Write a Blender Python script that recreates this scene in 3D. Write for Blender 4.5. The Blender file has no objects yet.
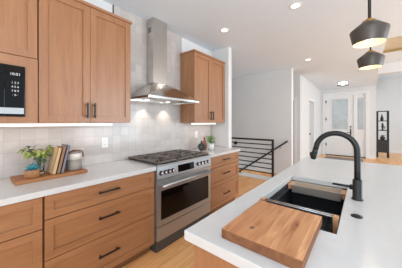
import bpy, bmesh, math, random
from mathutils import Vector, Matrix

C = bpy.context.scene.collection
PI = math.pi

# ------------------------------------------------------------------ camera
F_PX = 197.6
THETA = math.atan(162.0 / F_PX)
cam_d = bpy.data.cameras.new('camera')
cam_d.sensor_fit = 'HORIZONTAL'
cam_d.sensor_width = 36.0
cam_d.lens = 36.0 * F_PX / 402.0
cam_d.shift_y = -11.5 / 402.0
cam_d.clip_start = 0.05
cam = bpy.data.objects.new('camera', cam_d)
C.objects.link(cam)
cam.location = (0, 0, 1.375)
cam.rotation_euler = (PI / 2, 0, THETA)
bpy.context.scene.camera = cam

# ------------------------------------------------------------------ world, light, exposure
w = bpy.data.worlds.new('world')
bpy.context.scene.world = w
w.use_nodes = True
bg = w.node_tree.nodes['Background']
bg.inputs[0].default_value = (0.80, 0.91, 1.0, 1)
bg.inputs[1].default_value = 1.35
vs = bpy.context.scene.view_settings
vs.view_transform = 'Standard'
vs.look = 'None'
vs.exposure = -0.25
vs.gamma = 1.0
vs.use_curve_mapping = False


def area_light(name, loc, target, sx, sy, power, col=(1, 1, 1)):
    d = bpy.data.lights.new(name, 'AREA')
    d.shape = 'RECTANGLE'
    d.size, d.size_y = sx, sy
    d.energy = power
    d.color = col
    o = bpy.data.objects.new(name, d)
    C.objects.link(o)
    o.location = loc
    o.rotation_euler = (Vector(target) - Vector(loc)).to_track_quat('-Z', 'Y').to_euler()
    return o


# daylight from presumed windows behind and to the right of the camera
area_light('window_daylight', (3.6, -1.6, 1.7), (-1.8, 1.6, 1.2), 3.0, 2.0, 10, (0.80, 0.91, 1.0))
area_light('living_room_daylight', (3.9, 8.5, 2.0), (0.5, 10.5, 1.4), 3.0, 2.4, 75, (0.80, 0.91, 1.0))
area_light('dining_daylight', (3.9, 4.2, 1.5), (-1.7, 3.2, 1.0), 2.6, 2.0, 165, (0.80, 0.91, 1.0))
area_light('rear_fill', (1.3, -2.9, 1.5), (-0.8, 4.0, 1.4), 2.2, 2.2, 95, (0.80, 0.91, 1.0))  # added fill from behind the camera, brightens the stair wall
area_light('porch_daylight', (-0.55, 11.6, 1.9), (-0.55, 9.9, 1.6), 1.4, 2.0, 8, (0.9, 0.96, 1.0))
# added fill lamp behind the camera, aimed up to brighten the ceiling
area_light('ceiling_fill', (1.0, -0.7, 1.7), (0.8, -0.5, 2.77), 0.6, 0.6, 60, (0.80, 0.91, 1.0))


def spot(name, loc, power, angle=2.3, blend=0.8, col=(1, 0.94, 0.86), size=0.05, target=None):
    d = bpy.data.lights.new(name, 'SPOT')
    d.energy = power
    d.spot_size = angle
    d.spot_blend = blend
    d.color = col
    d.shadow_soft_size = size
    o = bpy.data.objects.new(name, d)
    C.objects.link(o)
    o.location = loc
    if target is not None:
        o.rotation_euler = (Vector(target) - Vector(loc)).to_track_quat('-Z', 'Y').to_euler()
    return o


# ------------------------------------------------------------------ material helpers
def lin(c):
    def f(v):
        v /= 255.0
        return v / 12.92 if v <= 0.04045 else ((v + 0.055) / 1.055) ** 2.4
    return (f(c[0]), f(c[1]), f(c[2]), 1.0)


def new_mat(name):
    m = bpy.data.materials.new(name)
    m.use_nodes = True
    nt = m.node_tree
    b = nt.nodes['Principled BSDF']
    return m, nt, b


def plain(name, rgb, rough=0.5, metal=0.0, noise=0.0, scale=20.0, spec=None, coat=0.0):
    m, nt, b = new_mat(name)
    c = lin(rgb)
    b.inputs['Roughness'].default_value = rough
    b.inputs['Metallic'].default_value = metal
    if spec is not None:
        b.inputs['Specular IOR Level'].default_value = spec
    if coat:
        b.inputs['Coat Weight'].default_value = coat
        b.inputs['Coat Roughness'].default_value = 0.1
    if noise > 0:
        tc = nt.nodes.new('ShaderNodeTexCoord')
        n = nt.nodes.new('ShaderNodeTexNoise')
        n.inputs['Scale'].default_value = scale
        n.inputs['Detail'].default_value = 4
        nt.links.new(tc.outputs['Object'], n.inputs['Vector'])
        r = nt.nodes.new('ShaderNodeValToRGB')
        r.color_ramp.elements[0].position = 0.3
        r.color_ramp.elements[1].position = 0.7
        r.color_ramp.elements[0].color = tuple(v * (1 - noise) for v in c[:3]) + (1,)
        r.color_ramp.elements[1].color = tuple(min(1, v * (1 + noise)) for v in c[:3]) + (1,)
        nt.links.new(n.outputs['Fac'], r.inputs['Fac'])
        nt.links.new(r.outputs['Color'], b.inputs['Base Color'])
    else:
        b.inputs['Base Color'].default_value = c
    return m


def emit(name, rgb, strength):
    m = bpy.data.materials.new(name)
    m.use_nodes = True
    nt = m.node_tree
    nt.nodes.clear()
    o = nt.nodes.new('ShaderNodeOutputMaterial')
    e = nt.nodes.new('ShaderNodeEmission')
    e.inputs[0].default_value = lin(rgb)
    e.inputs[1].default_value = strength
    nt.links.new(e.outputs[0], o.inputs[0])
    return m


def wood(name, dark, light, axis='z', rough=0.45, scale=1.0, coords='Object'):
    m, nt, b = new_mat(name)
    tc = nt.nodes.new('ShaderNodeTexCoord')
    oi = nt.nodes.new('ShaderNodeObjectInfo')
    mul = nt.nodes.new('ShaderNodeVectorMath')
    mul.operation = 'SCALE'
    mul.inputs[0].default_value = (7.3, 5.1, 3.7)
    nt.links.new(oi.outputs['Random'], mul.inputs['Scale'])
    add = nt.nodes.new('ShaderNodeVectorMath')
    nt.links.new(tc.outputs[coords], add.inputs[0])
    nt.links.new(mul.outputs[0], add.inputs[1])
    mp = nt.nodes.new('ShaderNodeMapping')
    s = {'x': (1.2, 14, 14), 'y': (14, 1.2, 14), 'z': (14, 14, 1.2)}[axis]
    mp.inputs['Scale'].default_value = tuple(v * scale for v in s)
    nt.links.new(add.outputs[0], mp.inputs['Vector'])
    n = nt.nodes.new('ShaderNodeTexNoise')
    n.inputs['Scale'].default_value = 2.0
    n.inputs['Detail'].default_value = 6
    n.inputs['Roughness'].default_value = 0.6
    n.inputs['Distortion'].default_value = 0.6
    nt.links.new(mp.outputs[0], n.inputs['Vector'])
    r = nt.nodes.new('ShaderNodeValToRGB')
    r.color_ramp.elements[0].position = 0.28
    r.color_ramp.elements[1].position = 0.72
    r.color_ramp.elements[0].color = lin(dark)
    r.color_ramp.elements[1].color = lin(light)
    nt.links.new(n.outputs['Fac'], r.inputs['Fac'])
    nt.links.new(r.outputs['Color'], b.inputs['Base Color'])
    b.inputs['Roughness'].default_value = rough
    return m


def swap_axes(nt, src, order):
    sep = nt.nodes.new('ShaderNodeSeparateXYZ')
    com = nt.nodes.new('ShaderNodeCombineXYZ')
    nt.links.new(src, sep.inputs[0])
    for i, a in enumerate(order):
        if a:
            nt.links.new(sep.outputs[a.upper()], com.inputs[i])
    return com.outputs[0]


def tile_mat():
    m, nt, b = new_mat('glazed_tile')
    tc = nt.nodes.new('ShaderNodeTexCoord')
    v = swap_axes(nt, tc.outputs['Object'], ('y', 'z', None))
    mp = nt.nodes.new('ShaderNodeMapping')
    mp.inputs['Location'].default_value = (-0.225 + 0.102 * 20, -0.914 + 0.102 * 20, 0)
    nt.links.new(v, mp.inputs['Vector'])
    br = nt.nodes.new('ShaderNodeTexBrick')
    br.offset = 0.0
    br.squash = 1.0
    br.inputs['Scale'].default_value = 1.0
    br.inputs['Brick Width'].default_value = 0.102
    br.inputs['Row Height'].default_value = 0.102
    br.inputs['Mortar Size'].default_value = 0.0016
    br.inputs['Mortar Smooth'].default_value = 0.3
    br.inputs['Bias'].default_value = 0.0
    br.inputs['Color1'].default_value = lin((194, 186, 180))
    br.inputs['Color2'].default_value = lin((207, 199, 193))
    br.inputs['Mortar'].default_value = lin((183, 174, 167))
    nt.links.new(mp.outputs[0], br.inputs['Vector'])
    n = nt.nodes.new('ShaderNodeTexNoise')
    n.inputs['Scale'].default_value = 9
    n.inputs['Detail'].default_value = 5
    nt.links.new(tc.outputs['Object'], n.inputs['Vector'])
    mix = nt.nodes.new('ShaderNodeMix')
    mix.data_type = 'RGBA'
    mix.blend_type = 'MULTIPLY'
    mix.inputs['Factor'].default_value = 0.2
    r = nt.nodes.new('ShaderNodeValToRGB')
    r.color_ramp.elements[0].position = 0.3
    r.color_ramp.elements[1].position = 0.65
    r.color_ramp.elements[0].color = (0.72, 0.69, 0.67, 1)
    r.color_ramp.elements[1].color = (1, 1, 1, 1)
    nt.links.new(n.outputs['Fac'], r.inputs['Fac'])
    nt.links.new(br.outputs['Color'], mix.inputs['A'])
    nt.links.new(r.outputs['Color'], mix.inputs['B'])
    nt.links.new(mix.outputs['Result'], b.inputs['Base Color'])
    b.inputs['Roughness'].default_value = 0.16
    n2 = nt.nodes.new('ShaderNodeTexNoise')
    n2.inputs['Scale'].default_value = 14
    n2.inputs['Detail'].default_value = 2
    nt.links.new(tc.outputs['Object'], n2.inputs['Vector'])
    ad = nt.nodes.new('ShaderNodeMath')
    ad.operation = 'MULTIPLY_ADD'
    ad.inputs[1].default_value = -0.6
    nt.links.new(br.outputs['Fac'], ad.inputs[0])
    nt.links.new(n2.outputs['Fac'], ad.inputs[2])
    bp = nt.nodes.new('ShaderNodeBump')
    bp.inputs['Strength'].default_value = 0.25
    bp.inputs['Distance'].default_value = 0.006
    nt.links.new(ad.outputs[0], bp.inputs['Height'])
    nt.links.new(bp.outputs[0], b.inputs['Normal'])
    return m


def floor_mat():
    m, nt, b = new_mat('oak_floor')
    tc = nt.nodes.new('ShaderNodeTexCoord')
    v = swap_axes(nt, tc.outputs['Object'], ('y', 'x', None))
    br = nt.nodes.new('ShaderNodeTexBrick')
    br.offset = 0.37
    br.inputs['Scale'].default_value = 1.0
    br.inputs['Brick Width'].default_value = 1.6
    br.inputs['Row Height'].default_value = 0.15
    br.inputs['Mortar Size'].default_value = 0.0015
    br.inputs['Color1'].default_value = lin((255, 178, 110))
    br.inputs['Color2'].default_value = lin((255, 200, 136))
    br.inputs['Mortar'].default_value = lin((170, 122, 78))
    nt.links.new(v, br.inputs['Vector'])
    mp = nt.nodes.new('ShaderNodeMapping')
    mp.inputs['Scale'].default_value = (16, 1.6, 1)
    nt.links.new(tc.outputs['Object'], mp.inputs['Vector'])
    n = nt.nodes.new('ShaderNodeTexNoise')
    n.inputs['Scale'].default_value = 2
    n.inputs['Detail'].default_value = 5
    n.inputs['Distortion'].default_value = 0.8
    nt.links.new(mp.outputs[0], n.inputs['Vector'])
    r = nt.nodes.new('ShaderNodeValToRGB')
    r.color_ramp.elements[0].position = 0.3
    r.color_ramp.elements[1].position = 0.7
    r.color_ramp.elements[0].color = (0.72, 0.66, 0.6, 1)
    r.color_ramp.elements[1].color = (1, 1, 1, 1)
    nt.links.new(n.outputs['Fac'], r.inputs['Fac'])
    mix = nt.nodes.new('ShaderNodeMix')
    mix.data_type = 'RGBA'
    mix.blend_type = 'MULTIPLY'
    mix.inputs['Factor'].default_value = 0.8
    nt.links.new(br.outputs['Color'], mix.inputs['A'])
    nt.links.new(r.outputs['Color'], mix.inputs['B'])
    nt.links.new(mix.outputs['Result'], b.inputs['Base Color'])
    b.inputs['Roughness'].default_value = 0.35
    return m


def board_mat():
    """end-glued strips of wood with two knots (object space of the cutting board)"""
    m, nt, b = new_mat('chopping_board_wood')
    tc = nt.nodes.new('ShaderNodeTexCoord')
    sep = nt.nodes.new('ShaderNodeSeparateXYZ')
    nt.links.new(tc.outputs['Object'], sep.inputs[0])
    # strips across x
    dv = nt.nodes.new('ShaderNodeMath')
    dv.operation = 'MULTIPLY'
    dv.inputs[1].default_value = 1 / 0.062
    nt.links.new(sep.outputs['X'], dv.inputs[0])
    fl = nt.nodes.new('ShaderNodeMath')
    fl.operation = 'FLOOR'
    nt.links.new(dv.outputs[0], fl.inputs[0])
    wn = nt.nodes.new('ShaderNodeTexWhiteNoise')
    wn.noise_dimensions = '1D'
    nt.links.new(fl.outputs[0], wn.inputs['W'])
    cr = nt.nodes.new('ShaderNodeValToRGB')
    cr.color_ramp.elements[0].color = lin((196, 136, 90))
    cr.color_ramp.elements[1].color = lin((226, 170, 122))
    nt.links.new(wn.outputs['Value'], cr.inputs['Fac'])
    # knots bend the grain
    mp = nt.nodes.new('ShaderNodeMapping')
    mp.inputs['Scale'].default_value = (24, 2.2, 20)
    nt.links.new(tc.outputs['Object'], mp.inputs['Vector'])
    n = nt.nodes.new('ShaderNodeTexNoise')
    n.inputs['Scale'].default_value = 1.6
    n.inputs['Detail'].default_value = 6
    n.inputs['Distortion'].default_value = 1.2
    nt.links.new(mp.outputs[0], n.inputs['Vector'])
    gr = nt.nodes.new('ShaderNodeValToRGB')
    gr.color_ramp.elements[0].position = 0.32
    gr.color_ramp.elements[1].position = 0.62
    gr.color_ramp.elements[0].color = (0.66, 0.54, 0.44, 1)
    gr.color_ramp.elements[1].color = (1, 1, 1, 1)
    nt.links.new(n.outputs['Fac'], gr.inputs['Fac'])
    mix = nt.nodes.new('ShaderNodeMix')
    mix.data_type = 'RGBA'
    mix.blend_type = 'MULTIPLY'
    mix.inputs['Factor'].default_value = 0.85
    nt.links.new(cr.outputs['Color'], mix.inputs['A'])
    nt.links.new(gr.outputs['Color'], mix.inputs['B'])
    last = mix.outputs['Result']
    for (kx, ky, sx, sy, dark) in ((-0.055, -0.105, 0.012, 0.015, 0.28), (-0.05, -0.06, 0.016, 0.05, 0.78),
                                   (0.075, 0.02, 0.018, 0.075, 0.72), (0.08, 0.03, 0.007, 0.022, 0.55)):
        mk = nt.nodes.new('ShaderNodeMapping')
        mk.inputs['Location'].default_value = (-kx / sx, -ky / sy, 0)
        mk.inputs['Scale'].default_value = (1 / sx, 1 / sy, 0)
        nt.links.new(tc.outputs['Object'], mk.inputs['Vector'])
        ln = nt.nodes.new('ShaderNodeVectorMath')
        ln.operation = 'LENGTH'
        nt.links.new(mk.outputs[0], ln.inputs[0])
        kr = nt.nodes.new('ShaderNodeValToRGB')
        kr.color_ramp.elements[0].position = 0.45
        kr.color_ramp.elements[1].position = 1.0
        kr.color_ramp.elements[0].color = (dark, dark * 0.8, dark * 0.65, 1)
        kr.color_ramp.elements[1].color = (1, 1, 1, 1)
        nt.links.new(ln.outputs['Value'], kr.inputs['Fac'])
        mx = nt.nodes.new('ShaderNodeMix')
        mx.data_type = 'RGBA'
        mx.blend_type = 'MULTIPLY'
        mx.inputs['Factor'].default_value = 1.0
        nt.links.new(last, mx.inputs['A'])
        nt.links.new(kr.outputs['Color'], mx.inputs['B'])
        last = mx.outputs['Result']
    nt.links.new(last, b.inputs['Base Color'])
    b.inputs['Roughness'].default_value = 0.45
    return m


def brushed(name, rgb, rough, axis='y', metal=1.0):
    m, nt, b = new_mat(name)
    b.inputs['Metallic'].default_value = metal
    b.inputs['Base Color'].default_value = lin(rgb)
    tc = nt.nodes.new('ShaderNodeTexCoord')
    mp = nt.nodes.new('ShaderNodeMapping')
    mp.inputs['Scale'].default_value = {'y': (300, 4, 300), 'z': (300, 300, 4), 'x': (4, 300, 300)}[axis]
    nt.links.new(tc.outputs['Object'], mp.inputs['Vector'])
    n = nt.nodes.new('ShaderNodeTexNoise')
    n.inputs['Scale'].default_value = 1
    nt.links.new(mp.outputs[0], n.inputs['Vector'])
    mr = nt.nodes.new('ShaderNodeMapRange')
    mr.inputs['To Min'].default_value = rough * 0.8
    mr.inputs['To Max'].default_value = rough * 1.25
    nt.links.new(n.outputs['Fac'], mr.inputs['Value'])
    nt.links.new(mr.outputs[0], b.inputs['Roughness'])
    return m


def glass_mat(name, rgb=(240, 248, 250), rough=0.0):
    m, nt, b = new_mat(name)
    b.inputs['Base Color'].default_value = lin(rgb)
    b.inputs['Transmission Weight'].default_value = 1.0
    b.inputs['Roughness'].default_value = rough
    b.inputs['IOR'].default_value = 1.2
    return m


def frosted_mat():
    m = bpy.data.materials.new('frosted_pane')
    m.use_nodes = True
    nt = m.node_tree
    nt.nodes.clear()
    o = nt.nodes.new('ShaderNodeOutputMaterial')
    t = nt.nodes.new('ShaderNodeBsdfTranslucent')
    d = nt.nodes.new('ShaderNodeBsdfGlossy')
    d.inputs['Roughness'].default_value = 0.3
    tc = nt.nodes.new('ShaderNodeTexCoord')
    n = nt.nodes.new('ShaderNodeTexNoise')
    n.inputs['Scale'].default_value = 5
    nt.links.new(tc.outputs['Object'], n.inputs['Vector'])
    r = nt.nodes.new('ShaderNodeValToRGB')
    r.color_ramp.elements[0].color = lin((206, 208, 208))
    r.color_ramp.elements[1].color = lin((232, 232, 230))
    nt.links.new(n.outputs['Fac'], r.inputs['Fac'])
    nt.links.new(r.outputs['Color'], t.inputs['Color'])
    mx = nt.nodes.new('ShaderNodeMixShader')
    mx.inputs[0].default_value = 0.05
    nt.links.new(t.outputs[0], mx.inputs[1])
    nt.links.new(d.outputs[0], mx.inputs[2])
    nt.links.new(mx.outputs[0], o.inputs[0])
    return m


M = {}
M['wall'] = plain('white_wall_paint', (226, 225, 223), 0.8, noise=0.012, scale=3)
M['ceil'] = plain('white_ceiling_paint', (228, 239, 249), 0.9, noise=0.01, scale=3)
M['trim'] = plain('white_trim_paint', (236, 235, 233), 0.45)
M['tile'] = tile_mat()
M['floor'] = floor_mat()
WD, WL = (154, 103, 67), (172, 122, 83)
M['wood_v'] = wood('cabinet_wood_upright_grain', WD, WL, 'z', 0.38)
M['wood_h'] = wood('cabinet_wood_level_grain', WD, WL, 'y', 0.38)
for _k in ('wood_v', 'wood_h'):
    _b = M[_k].node_tree.nodes['Principled BSDF']
    _b.inputs['Coat Weight'].default_value = 0.4
    _b.inputs['Coat Roughness'].default_value = 0.35
M['kick'] = wood('toe_kick_wood', (120, 82, 55), (140, 98, 66), 'y')
M['black'] = plain('matte_black_metal', (40, 39, 38), 0.4, 0.3)
M['blackgloss'] = plain('black_glass', (8, 8, 9), 0.05, spec=0.28)
M['blackplastic'] = plain('black_plastic', (22, 22, 23), 0.35)
M['quartz'] = plain('white_quartz', (209, 208, 206), 0.16, noise=0.02, scale=25)
M['steel'] = brushed('brushed_steel', (176, 178, 179), 0.32, 'y', 0.8)
M['hoodsteel'] = brushed('hood_steel', (206, 203, 198), 0.17, 'z')
M['darksteel'] = plain('dark_steel', (92, 92, 93), 0.45, 0.6)
M['traysteel'] = brushed('tray_steel', (226, 214, 200), 0.36, 'x', 0.85)
M['iron'] = plain('cast_iron', (118, 108, 100), 0.6, 0.2, noise=0.25, scale=60)
M['burner'] = plain('burner_cap', (34, 33, 32), 0.45, 0.3)
M['sink'] = plain('dark_composite', (50, 52, 54), 0.35)
M['board'] = board_mat()
M['sideshade'] = wood('board_side_shade', (112, 68, 40), (146, 92, 56), 'y', 0.6)  # end grain darkened to paint shade onto the board's sides
M['traywood'] = wood('tray_wood', (138, 84, 46), (176, 118, 70), 'y', 0.5)
M['blockwood'] = wood('pale_block_wood', (186, 130, 90), (212, 160, 118), 'y', 0.5)
M['bronze'] = plain('dark_bronze', (84, 76, 70), 0.42, 0.35)
M['gold'] = plain('gold_leaf', (236, 224, 192), 0.5, 0.2, noise=0.08, scale=30)
M['brass'] = plain('brass', (196, 148, 78), 0.3, 1.0)
M['bulb'] = emit('bulb_glow', (255, 238, 208), 4.0)
M['led'] = emit('led_glow', (255, 242, 230), 2.2)
M['lens'] = emit('lamp_lens', (255, 248, 238), 5.0)
M['frost'] = frosted_mat()
M['glass'] = glass_mat('clear_glass')
M['tan'] = plain('tan_panel', (206, 194, 168), 0.7, noise=0.05, scale=10)
M['ochre'] = plain('ochre_lip', (170, 142, 88), 0.6)
M['white'] = plain('white_plastic', (238, 236, 232), 0.35)
M['slot'] = plain('socket_slot', (90, 86, 84), 0.5)
M['leaf'] = plain('yellow_green_leaf', (182, 194, 104), 0.5, noise=0.25, scale=40)
M['leafdark'] = plain('deep_green_leaf', (96, 124, 84), 0.5, noise=0.2, scale=40)
M['herb'] = plain('herb_leaf', (98, 168, 58), 0.5, noise=0.25, scale=40)
M['teal'] = plain('teal_succulent', (70, 148, 158), 0.45, noise=0.2, scale=30)
M['stem'] = plain('plant_stem', (112, 118, 62), 0.6)
M['soil'] = plain('soil', (60, 44, 34), 0.9, noise=0.3, scale=90)
M['bowl'] = wood('bowl_wood', (140, 88, 48), (190, 132, 80), 'z', 0.4)
M['cream'] = plain('cream_book_cover', (206, 170, 126), 0.7, noise=0.05)
M['brown'] = plain('tan_book_cover', (150, 110, 78), 0.7, noise=0.05)
M['greyblue'] = plain('grey_blue_book_cover', (126, 120, 128), 0.6, noise=0.05)
M['page'] = plain('book_pages', (228, 216, 196), 0.8)
M['crockw'] = plain('cream_stoneware', (232, 222, 210), 0.4, noise=0.04, scale=20)
M['crockg'] = plain('greige_stoneware', (158, 146, 136), 0.6, noise=0.06, scale=60)
M['crocklid'] = plain('grey_lid', (150, 142, 140), 0.5)
M['rope'] = plain('brown_rope', (122, 84, 58), 0.8, noise=0.2, scale=80)
M['vase'] = plain('charcoal_vase', (54, 52, 52), 0.45, noise=0.15, scale=30)
M['terra'] = plain('amber_vase', (186, 118, 74), 0.5, noise=0.12, scale=20)
M['potw'] = plain('white_pot', (226, 222, 216), 0.4)
M['mat_rug'] = plain('grey_rug', (138, 126, 118), 0.95, noise=0.3, scale=30)
M['greydoor'] = plain('grey_door', (206, 204, 201), 0.5)
M['mark'] = plain('white_print', (225, 225, 225), 0.5)
M['silver'] = plain('silver_strip', (205, 205, 205), 0.25, 0.9)
M['gridgrey'] = plain('grey_wire', (92, 94, 90), 0.4, 0.5)
M['darkgap'] = plain('doorway_shade', (96, 92, 89), 0.8)


# ------------------------------------------------------------------ geometry helpers
class MB:
    def __init__(self):
        self.bm = bmesh.new()

    def box(self, x0, x1, y0, y1, z0, z1, bev=0.0):
        vs_ = [self.bm.verts.new((x, y, z)) for x in (x0, x1) for y in (y0, y1) for z in (z0, z1)]
        idx = ((0, 1, 3, 2), (4, 6, 7, 5), (0, 4, 5, 1), (2, 3, 7, 6), (0, 2, 6, 4), (1, 5, 7, 3))
        fs = [self.bm.faces.new([vs_[i] for i in f]) for f in idx]
        bmesh.ops.recalc_face_normals(self.bm, faces=fs)
        if bev > 0:
            es = list({e for f in fs for e in f.edges})
            bmesh.ops.bevel(self.bm, geom=es, offset=bev, segments=2, affect='EDGES', profile=0.6)
        return self

    def hexa(self, bottom, top):
        a = [self.bm.verts.new(p) for p in bottom]
        b = [self.bm.verts.new(p) for p in top]
        n = len(a)
        fs = [self.bm.faces.new(a), self.bm.faces.new(b)]
        for i in range(n):
            fs.append(self.bm.faces.new((a[i], a[(i + 1) % n], b[(i + 1) % n], b[i])))
        bmesh.ops.recalc_face_normals(self.bm, faces=fs)
        return self

    def lathe(self, prof, cx=0, cy=0, seg=32, close=True):
        rings = []
        for r, z in prof:
            if r < 1e-6:
                rings.append([self.bm.verts.new((cx, cy, z))])
            else:
                rings.append([self.bm.verts.new((cx + r * math.cos(2 * PI * k / seg), cy + r * math.sin(2 * PI * k / seg), z)) for k in range(seg)])
        fs = []
        for a, b in zip(rings, rings[1:]):
            for k in range(seg):
                k2 = (k + 1) % seg
                if len(a) == 1 and len(b) == 1:
                    continue
                if len(a) == 1:
                    fs.append(self.bm.faces.new((a[0], b[k], b[k2])))
                elif len(b) == 1:
                    fs.append(self.bm.faces.new((a[k], a[k2], b[0])))
                else:
                    fs.append(self.bm.faces.new((a[k], a[k2], b[k2], b[k])))
        for f in fs:
            f.smooth = True
        bmesh.ops.recalc_face_normals(self.bm, faces=fs)
        return self

    def tube(self, pts, r, seg=12, cap=True):
        pts = [Vector(p) for p in pts]
        rr = r if isinstance(r, (list, tuple)) else [r] * len(pts)
        rings = []
        t0 = (pts[1] - pts[0]).normalized()
        ref = Vector((0, 0, 1)) if abs(t0.z) < 0.9 else Vector((1, 0, 0))
        nrm = t0.cross(ref).normalized()
        for i, p in enumerate(pts):
            if i == 0:
                t = pts[1] - pts[0]
            elif i == len(pts) - 1:
                t = pts[-1] - pts[-2]
            else:
                t = (pts[i + 1] - pts[i]).normalized() + (pts[i] - pts[i - 1]).normalized()
            t.normalize()
            nrm = (nrm - t * nrm.dot(t)).normalized()
            bi = t.cross(nrm)
            rings.append([self.bm.verts.new(p + (nrm * math.cos(2 * PI * k / seg) + bi * math.sin(2 * PI * k / seg)) * rr[i]) for k in range(seg)])
        fs = []
        for a, b in zip(rings, rings[1:]):
            for k in range(seg):
                k2 = (k + 1) % seg
                f = self.bm.faces.new((a[k], a[k2], b[k2], b[k]))
                f.smooth = True
                fs.append(f)
        if cap:
            fs.append(self.bm.faces.new(rings[0]))
            fs.append(self.bm.faces.new(rings[-1]))
        bmesh.ops.recalc_face_normals(self.bm, faces=fs)
        return self

    def leaf(self, base, direc, length, width, bend=0.3, thick=0.0012, up=Vector((0, 0, 1))):
        """a pointed, folded leaf with a little thickness"""
        d = Vector(direc).normalized()
        s = d.cross(up)
        if s.length < 1e-4:
            s = Vector((1, 0, 0))
        s.normalize()
        n = s.cross(d).normalized()
        base = Vector(base)
        prof = ((0, 0.12), (0.25, 0.8), (0.5, 1.0), (0.75, 0.7), (1.0, 0.05))
        rows = []
        for t, wd in prof:
            c = base + d * (t * length) - n * (bend * length * t * t)
            h = s * (wd * width / 2)
            rows.append([self.bm.verts.new(q) for q in (c - h + n * width * 0.1 * wd, c - n * thick, c + h + n * width * 0.1 * wd, c + n * thick)])
        fs = []
        for a, b in zip(rows, rows[1:]):
            for k in range(4):
                f = self.bm.faces.new((a[k], a[(k + 1) % 4], b[(k + 1) % 4], b[k]))
                f.smooth = True
                fs.append(f)
        fs.append(self.bm.faces.new(rows[0]))
        fs.append(self.bm.faces.new(rows[-1]))
        bmesh.ops.recalc_face_normals(self.bm, faces=fs)
        return self

    def xform(self, mat):
        bmesh.ops.transform(self.bm, matrix=mat, verts=self.bm.verts)
        return self

    def build(self, name, mat, parent=None, loc=(0, 0, 0), label=None):
        me = bpy.data.meshes.new(name)
        self.bm.to_mesh(me)
        self.bm.free()
        me.materials.append(mat)
        o = bpy.data.objects.new(name, me)
        C.objects.link(o)
        o.location = loc
        if parent is not None:
            o.parent = parent
        if label:
            o['label'] = label
        return o


def tag(o, label, cat, group=None):
    o['label'] = label
    o['category'] = cat
    if group:
        o['group'] = group
    return o


def thing(name, label, cat, loc=(0, 0, 0), group=None, rz=0.0):
    o = bpy.data.objects.new(name, None)
    o.empty_display_size = 0.05
    C.objects.link(o)
    o.location = loc
    o.rotation_euler = (0, 0, rz)
    return tag(o, label, cat, group)


def struct(name, mb, mat, label=None):
    o = mb.build(name, mat)
    o['kind'] = 'structure'
    if label:
        o['label'] = label
    return o


def text_mesh(name, body, size, mat, parent, loc, rot, extrude=0.0004):
    cu = bpy.data.curves.new(name, 'FONT')
    cu.body = body
    cu.size = size
    cu.extrude = extrude
    cu.align_x = 'CENTER'
    cu.align_y = 'CENTER'
    tmp = bpy.data.objects.new('tmp_text', cu)
    C.objects.link(tmp)
    dg = bpy.context.evaluated_depsgraph_get()
    me = bpy.data.meshes.new_from_object(tmp.evaluated_get(dg))
    bpy.data.objects.remove(tmp)
    bpy.data.curves.remove(cu)
    me.materials.clear()
    me.materials.append(mat)
    o = bpy.data.objects.new(name, me)
    C.objects.link(o)
    o.parent = parent
    o.location = loc
    o.rotation_euler = rot
    return o


# ------------------------------------------------------------------ the room
WX = -2.30          # tiled wall plane
CZ = 2.77           # ceiling
# floor, with the stair opening left out
fb = MB()
OX0, OX1, OY0, OY1 = -4.6, -1.60, 4.64, 5.40
fb.box(-4.6, 4.0, -3.0, OY0, -0.12, 0)
fb.box(OX1, 4.0, OY0, OY1, -0.12, 0)
fb.box(-4.6, 4.0, OY1, 12.6, -0.12, 0)
struct('floor', fb, M['floor'])
# stair treads down to the left
for k in range(6):
    x1 = OX1 - 0.26 * k
    struct('trim_%d' % (20 + k), MB().box(x1 - 0.285, x1 - 0.002, OY0 + 0.002, OY1 - 0.002, -0.185 * (k + 1) - 0.035, -0.185 * (k + 1)), M['floor'], 'stair tread going down behind the railing')
struct('wall_stair_side', MB().box(-4.6, -1.61, OY1 - 0.0, OY1 + 0.13, -1.6, -0.121), M['wall'])

# ceiling
TX0, TX1, TY0, TY1 = 0.305, 0.98, 4.50, 5.42   # shallow recess
cb = MB()
cb.box(-4.6, 4.0, -3.0, TY0, CZ, CZ + 0.2)
cb.box(-4.6, TX0, TY0, TY1, CZ, CZ + 0.2)
cb.box(TX1, 4.0, TY0, TY1, CZ, CZ + 0.2)
cb.box(-4.6, 4.0, TY1, 6.40, CZ, CZ + 0.2)
cb.box(-4.6, 0.372, 6.40, 10.06, CZ, CZ + 0.2)
cb.box(0.372, 4.0, 6.55, 12.6, 3.35, 3.5)
struct('ceiling', cb, M['ceil'])
struct('trim_1', MB().box(TX0, TX1, TY0, TY1, CZ + 0.05, CZ + 0.12), M['tan'], 'tan panel inside the ceiling recess')
struct('trim_2', MB().box(TX0, TX1, TY1 - 0.02, TY1 - 0.001, CZ + 0.002, CZ + 0.05), M['ochre'], 'ochre lip along the far side of the ceiling recess')
hb = MB()
hb.box(0.28, 4.0, 6.40, 6.55, 2.55, CZ)
hb.box(0.372, 4.0, 6.40, 6.55, CZ, 3.5)
hb.box(0.30, 0.372, 6.55, 12.6, CZ + 0.2, 3.5)
struct('wall_header', hb, M['wall'])

# walls
struct('wall_left', MB().box(WX - 0.12, WX, -3.0, 3.25, 0, CZ), M['wall'])
struct('wall_stub', MB().box(WX, -1.918, 3.14, 3.25, 0, CZ), M['wall'])
struct('wall_stair', MB().box(-4.6, -1.43, OY1, 5.56, 0, CZ), M['wall'])
struct('wall_stair_end', MB().box(-4.75, -4.6, 3.1, 6.6, -1.6, CZ), M['wall'])
struct('wall_landing', MB().box(-4.6, WX - 0.12, 3.13, 3.25, 0, CZ), M['wall'])
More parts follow.
